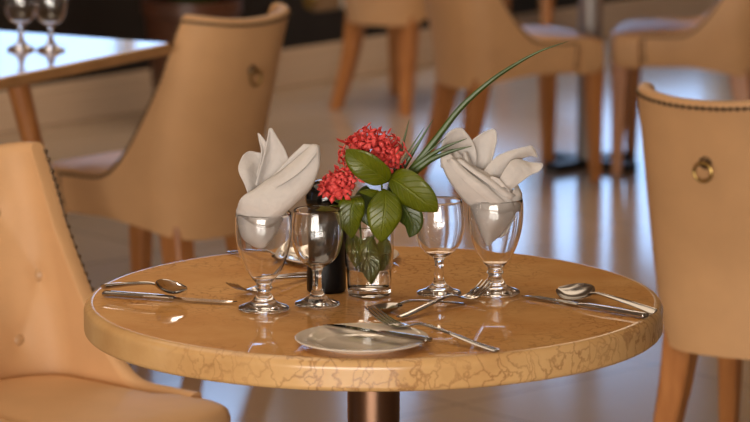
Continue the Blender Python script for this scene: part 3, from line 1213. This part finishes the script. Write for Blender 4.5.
leaf('leaf', M['leaf'], f2, [fv(352, 234, 2), fv(354, 244, -8), fv(357, 254, -12), fv(359, 268, -12)], 0.0130, (1, 0.2, 0.2), 0.2)
leaf('leaf', M['leafdark'], f2, [fv(366, 186, -2), fv(364, 200, -12), fv(366, 214, -18), fv(372, 228, -18)], 0.0150, (1, 0.1, 0.2), 0.15)
leaf('leaf', M['leaf'], f2, [fv(384, 236, 4), fv(383, 248, -2), fv(380, 258, -4), fv(376, 270, -4)], 0.0120, (1, -0.2, 0.2), 0.2)


def blade(parent, pts, w, side=(1, 0, 0.3), n=26):
    bm = bmesh.new()
    c = spline(pts, n)
    rows = []
    for i, p in enumerate(c):
        t = i / (n - 1)
        tan = (c[min(i + 1, n - 1)] - c[max(i - 1, 0)]).normalized()
        s = (Vector(side) - tan * Vector(side).dot(tan)).normalized()
        nr = s.cross(tan)
        ww = 1.7 * w * min(1, 0.55 + 1.6 * t) * (1 - max(0, t - 0.3) / 0.7) ** 0.8 + 0.0002
        rows.append([p - s * ww + nr * ww * 0.45, p - s * ww * 0.5 + nr * ww * 0.2, p, p + s * ww * 0.5 + nr * ww * 0.2, p + s * ww + nr * ww * 0.45])
    grid(bm, rows)
    o = obj('grass_blade', bm, M['grass'], parent)
    solid(o, 0.0004)
    return o


gt = thing('grass_tuft', 'tuft of narrow green grass blades, one long and arching right, in the vase', 'grass', VL)
side2 = (-0.6, -0.3, 0.75)
blade(gt, [fv(381, 262, 2), fv(386, 215, 4), fv(398, 189, 2), fv(413, 170, 0), fv(438, 138, -2), fv(461, 109, -4), fv(489, 84, -4), fv(514, 67, 0), fv(538, 54, 2), fv(566, 44, 4)], 0.0034, side2, 44)
for P, w in (([(383, 240, 6), (390, 190, 8), (401, 152, 12), (409, 120, 16)], 0.0024),
             ([(383, 240, 4), (392, 190, 4), (404, 160, 4), (424, 128, 6)], 0.0014),
             ([(384, 240, 6), (393, 190, 8), (410, 158, 8), (433, 120, 10)], 0.0030),
             ([(384, 240, 2), (394, 192, 0), (412, 168, -2), (446, 138, -4)], 0.0020),
             ([(385, 240, 0), (395, 192, -4), (418, 166, -8), (442, 150, -12), (466, 140, -14)], 0.0032),
             ([(385, 240, 0), (397, 194, -6), (424, 166, -10), (448, 154, -14), (471, 147.5, -16)], 0.0034),
             ([(384, 240, 2), (398, 192, -2), (416, 172, -4), (436, 158, -6), (452, 150, -8)], 0.0022),
             ([(384, 240, 2), (396, 196, 2), (412, 178, 0), (426, 166, 0)], 0.0038)):
    blade(gt, [fv(*p) for p in P], w, side2)


# ------------------------------------------------------------------ plates
def plate(label, loc):
    bm = bmesh.new()
    out = [(0, 0.0012), (0.050, 0.0012), (0.052, 0.0), (0.056, 0.0), (0.058, 0.0022), (0.068, 0.0052), (0.0795, 0.0078), (0.0862, 0.0088), (0.0872, 0.0100), (0.0862, 0.0112),
           (0.0800, 0.0106), (0.0680, 0.0082), (0.0620, 0.0060), (0.0575, 0.0040), (0.0530, 0.0034), (0.03, 0.0032), (0, 0.0032)]
    lathe(bm, out, 96)
    o = obj('side_plate', bm, M['china'])
    o.location = (loc[0], loc[1], TZ)
    return tag(o, label, 'plate', 'side plates')


plate('cream china side plate at the front of the round table, knife across it', (-0.017, -0.308))
plate('white side plate half hidden behind the vase at the far table edge', (-0.052, 0.272))


# ------------------------------------------------------------------ cutlery: local x from handle end to tip
def strip(bm, st_, n=40, cross=6):
    """st_: (x, half width, z, half thickness) stations -> rounded flat bar."""
    c = spline([(s[0], s[2], 0) for s in st_], n)
    w = spline([(s[1], s[3], 0) for s in st_], n)
    rings = []
    for p, q in zip(c, w):
        hw, ht = max(q.x, 0.0003), max(q.y, 0.0002)
        ring = []
        for k in range(10):
            th = 2 * PI * k / 10
            cx, sz = math.cos(th), math.sin(th)
            ring.append(bm.verts.new((p.x, hw * math.copysign(abs(cx) ** 0.7, cx), p.y + ht * math.copysign(abs(sz) ** 0.8, sz))))
        rings.append(ring)
    for a, b in zip(rings[:-1], rings[1:]):
        for k in range(10):
            bm.faces.new((a[k], a[(k + 1) % 10], b[(k + 1) % 10], b[k]))
    bm.faces.new(rings[0])
    bm.faces.new(rings[-1])


def mesh_of(name, bm, m):
    o = obj(name, bm, m)
    me = o.data
    bpy.data.objects.remove(o)
    return me


def fork_mesh(L):
    k = L / 0.2
    bm = bmesh.new()
    strip(bm, [(0, 0.0035, 0.0022, 0.0010), (0.004 * k, 0.0068, 0.0022, 0.0013), (0.03 * k, 0.0064, 0.0042, 0.0014), (0.07 * k, 0.0048, 0.0090, 0.0015),
               (0.105 * k, 0.0030, 0.0125, 0.0018), (0.122 * k, 0.0028, 0.0115, 0.0018), (0.134 * k, 0.0055, 0.0075, 0.0013), (0.146 * k, 0.0108, 0.0042, 0.0010), (0.160 * k, 0.0122, 0.0036, 0.0009)])
    for j in range(4):
        y = (j - 1.5) * 0.0068
        n = 12
        rows = []
        for i in range(n):
            t = i / (n - 1)
            x = (0.157 + 0.043 * t) * k
            z = 0.0036 + 0.016 * t ** 1.7
            w = 0.0020 * (1 - 0.55 * t)
            rows.append([bm.verts.new((x, y * (1 - 0.06 * t) + a * w, z + b * 0.0009)) for a, b in ((-1, -1), (1, -1), (1, 1), (-1, 1))])
        for a, b in zip(rows[:-1], rows[1:]):
            for q in range(4):
                bm.faces.new((a[q], a[(q + 1) % 4], b[(q + 1) % 4], b[q]))
        bm.faces.new(rows[0])
        bm.faces.new(rows[-1])
    return mesh_of('fork', bm, M['steel'])


def spoon_mesh(L, bl, bw):
    bm = bmesh.new()
    h = L - bl
    strip(bm, [(0, 0.0035, 0.0022, 0.0010), (0.004, 0.0064, 0.0022, 0.0013), (0.2 * h, 0.0058, 0.0050, 0.0014), (0.55 * h, 0.0040, 0.0100, 0.0015),
               (0.85 * h, 0.0026, 0.0125, 0.0018), (h, 0.0027, 0.0105, 0.0017), (h + 0.006, 0.0042, 0.0090, 0.0010)])
    # bowl
    nu, nv = 20, 11
    top, bot = [], []
    for i in range(nu):
        t = i / (nu - 1)
        x = h + bl * t
        w = bw / 2 * (math.sin(PI * (0.02 + 0.97 * t) ** 0.80)) ** 0.62
        rimz = 0.0100 - 0.0016 * t
        rt, rb = [], []
        for j in range(nv):
            u = j / (nv - 1) * 2 - 1
            dep = 0.0085 * (1 - u * u) * math.sin(PI * min(1, max(0, t * 0.94 + 0.03))) ** 0.8
            rt.append((x, u * w, rimz - dep))
            rb.append((x, u * w, rimz - dep - 0.0012))
        top.append(rt)
        bot.append(rb)
    a = grid(bm, top)
    b = grid(bm, bot)
    for i in range(nu - 1):
        for j in (0, nv - 1):
            bm.faces.new((a[i][j], a[i + 1][j], b[i + 1][j], b[i][j]))
    for i in (0, nu - 1):
        for j in range(nv - 1):
            bm.faces.new((a[i][j], a[i][j + 1], b[i][j + 1], b[i][j]))
    return mesh_of('spoon', bm, M['steel'])


def knife_parts(L, hl):
    bm = bmesh.new()
    strip(bm, [(0, 0.0040, 0.0045, 0.0022), (0.003, 0.0078, 0.0045, 0.0036), (hl * 0.3, 0.0074, 0.0045, 0.0036), (hl * 0.75, 0.0060, 0.0045, 0.0034), (hl * 0.95, 0.0052, 0.0042, 0.0028), (hl, 0.0050, 0.0040, 0.0016)])
    hm = mesh_of('handle', bm, M['steel'])
    bm = bmesh.new()
    n = 24
    rows = []
    bl = L - hl
    for i in range(n):
        t = i / (n - 1)
        x = hl - 0.002 + (bl + 0.002) * t
        y1 = -0.0045 - 0.0055 * sstep(0.02, 0.25, t)
        y0 = 0.0055
        if t > 0.72:
            q = (t - 0.72) / 0.28
            y0 = 0.0055 - 0.0015 * q
            y1 = -0.010 + 0.0135 * q ** 2.2
        rows.append([(x, y0, 0.0030), (x, y0, 0.0046), (x, y1, 0.0040), (x, y1, 0.0036)])
    vs = [[bm.verts.new(p) for p in r] for r in rows]
    for a, b in zip(vs[:-1], vs[1:]):
        for q in range(4):
            bm.faces.new((a[q], a[(q + 1) % 4], b[(q + 1) % 4], b[q]))
    bm.faces.new(vs[0])
    bm.faces.new(vs[-1])
    return hm, mesh_of('blade', bm, M['blade'])


def orient(o, e, t, roll=0.0):
    e, t = Vector(e), Vector(t)
    d = t - e
    o.location = e
    rz = math.atan2(d.y, d.x)
    ry = -math.atan2(d.z, math.hypot(d.x, d.y))
    o.rotation_euler = (Matrix.Rotation(rz, 3, 'Z') @ Matrix.Rotation(ry, 3, 'Y') @ Matrix.Rotation(roll, 3, 'X')).to_euler()


def fork(label, e, t, roll=0.0):
    L = (Vector(t) - Vector(e)).length
    o = link('fork', fork_mesh(L), None)
    orient(o, e, t, roll)
    return tag(o, label, 'fork', 'forks on the round table')


def spoon(label, e, t, bl, bw, roll=0.0):
    L = (Vector(t) - Vector(e)).length
    o = link('spoon', spoon_mesh(L, bl, bw), None)
    orient(o, e, t, roll)
    return tag(o, label, 'spoon', 'spoons on the round table')


def knife(label, e, t, hl, roll=0.0):
    L = (Vector(t) - Vector(e)).length
    o = thing('knife', label, 'knife', group='knives on the round table')
    a, b = knife_parts(L, hl)
    link('handle', a, None, o)
    link('blade', b, None, o)
    orient(o, e, t, roll)
    return o


Z = TZ
fork('steel fork leaning on the right rim of the front side plate', (0.158, -0.352, Z), (-0.008, -0.210, Z + 0.012))
fork('steel fork with its prongs raised before the right goblet', (0.032, -0.156, Z + 0.003), (0.156, 0.000, Z + 0.004))
fork('steel fork with prongs pointing left behind the left goblet', (-0.079, 0.153, Z), (-0.198, 0.000, Z))
spoon('small steel teaspoon lying under a fork at the table centre', (0.122, -0.050, Z), (-0.009, -0.112, Z), 0.050, 0.033)
spoon('steel spoon at the left edge of the round table, bowl tipped over', (-0.381, 0.018, Z + 0.010), (-0.260, -0.030, Z + 0.013), 0.048, 0.034, math.radians(-45))
spoon('large steel spoon at the right edge of the round table', (0.379, -0.124, Z + 0.004), (0.255, 0.012, Z + 0.004), 0.066, 0.044, math.radians(-22))
spoon('steel spoon at the far left of the table behind the goblet', (-0.217, 0.330, Z), (-0.100, 0.236, Z), 0.055, 0.037)
knife('steel knife at the left edge of the table beside the tipped spoon', (-0.376, 0.010, Z), (-0.190, -0.050, Z), 0.105)
knife('steel table knife at the right edge beneath the large spoon', (0.364, -0.142, Z), (0.205, -0.002, Z), 0.115)
knife('small butter knife resting across the front side plate', (0.070, -0.352, Z + 0.0112), (-0.066, -0.242, Z + 0.0100), 0.085)
knife('steel knife lying behind the left goblet and black shaker', (0.010, 0.230, Z), (-0.166, 0.114, Z), 0.100)

# ------------------------------------------------------------------ background props
pp = thing('potted_plant', 'dark brown planter with green leaves by the dark wall, upper left', 'plant', (-0.60, 6.58, 0))
bm = bmesh.new()
lathe(bm, [(0, 0), (0.115, 0), (0.12, 0.01), (0.155, 0.36), (0.165, 0.365), (0.165, 0.41), (0.150, 0.41), (0.145, 0.36), (0, 0.36)], 40)
obj('pot', bm, M['terracotta'], pp)
bm = bmesh.new()
lathe(bm, [(0, 0.380), (0.144, 0.374)], 32)
obj('soil', bm, M['soil'], pp)
rl = random.Random(5)
for k in range(22):
    an = k * 2.4
    hgt = rl.uniform(0.12, 0.32)
    out = rl.uniform(0.08, 0.16)
    d = Vector((math.cos(an), math.sin(an), 0))
    b0 = Vector((0, 0, 0.375)) + d * 0.05
    leaf('leaf', M['leafdark'], pp, [b0, b0 + d * out * 0.4 + Vector((0, 0, hgt * 0.6)), b0 + d * out * 0.8 + Vector((0, 0, hgt * 0.95)), b0 + d * out * 1.3 + Vector((0, 0, hgt * 0.9))],
         0.035, (-d.y, d.x, 0.1), 0.2, 10, 5)
# low stool near the dark wall
so = thing('low_stool', 'farthest blurred low tan stool on wooden legs near the dark wall', 'stool', (0.64, 8.20, 0), math.radians(49.5))
bm = bmesh.new()
box(bm, -0.17, 0.17, -0.15, 0.15, 0.27, 0.40)
bevel(bm, 0.025, 3)
obj('seat', bm, M['leather'], so)
for sx in (-1, 1):
    for sy in (-1, 1):
        bm = bmesh.new()
        tube(bm, [(sx * 0.12, sy * 0.10, 0.269), (sx * 0.128, sy * 0.107, 0.0)], [0.024, 0.016], 12)
        obj('leg', bm, M['wood'], so)
# brass wall plate on the dado
wp = thing('wall_socket', 'small round brass fitting on the dark wall', 'fitting')
wp.matrix_world = WM @ Matrix.Translation((0.32, -0.0155, 0.30))
bm = bmesh.new()
lathe(bm, [(0, 0.010), (0.018, 0.009), (0.026, 0.006), (0.032, 0.004), (0.036, 0.0)], 28)
for v in bm.verts:
    v.co = Matrix.Rotation(math.radians(90), 4, 'X') @ v.co
obj('rosette', bm, M['brass'], wp)
bm = bmesh.new()
bmesh.ops.create_uvsphere(bm, u_segments=16, v_segments=10, radius=0.016, matrix=Matrix.Translation((0, -0.018, 0)))
obj('knob', bm, M['brass'], wp)
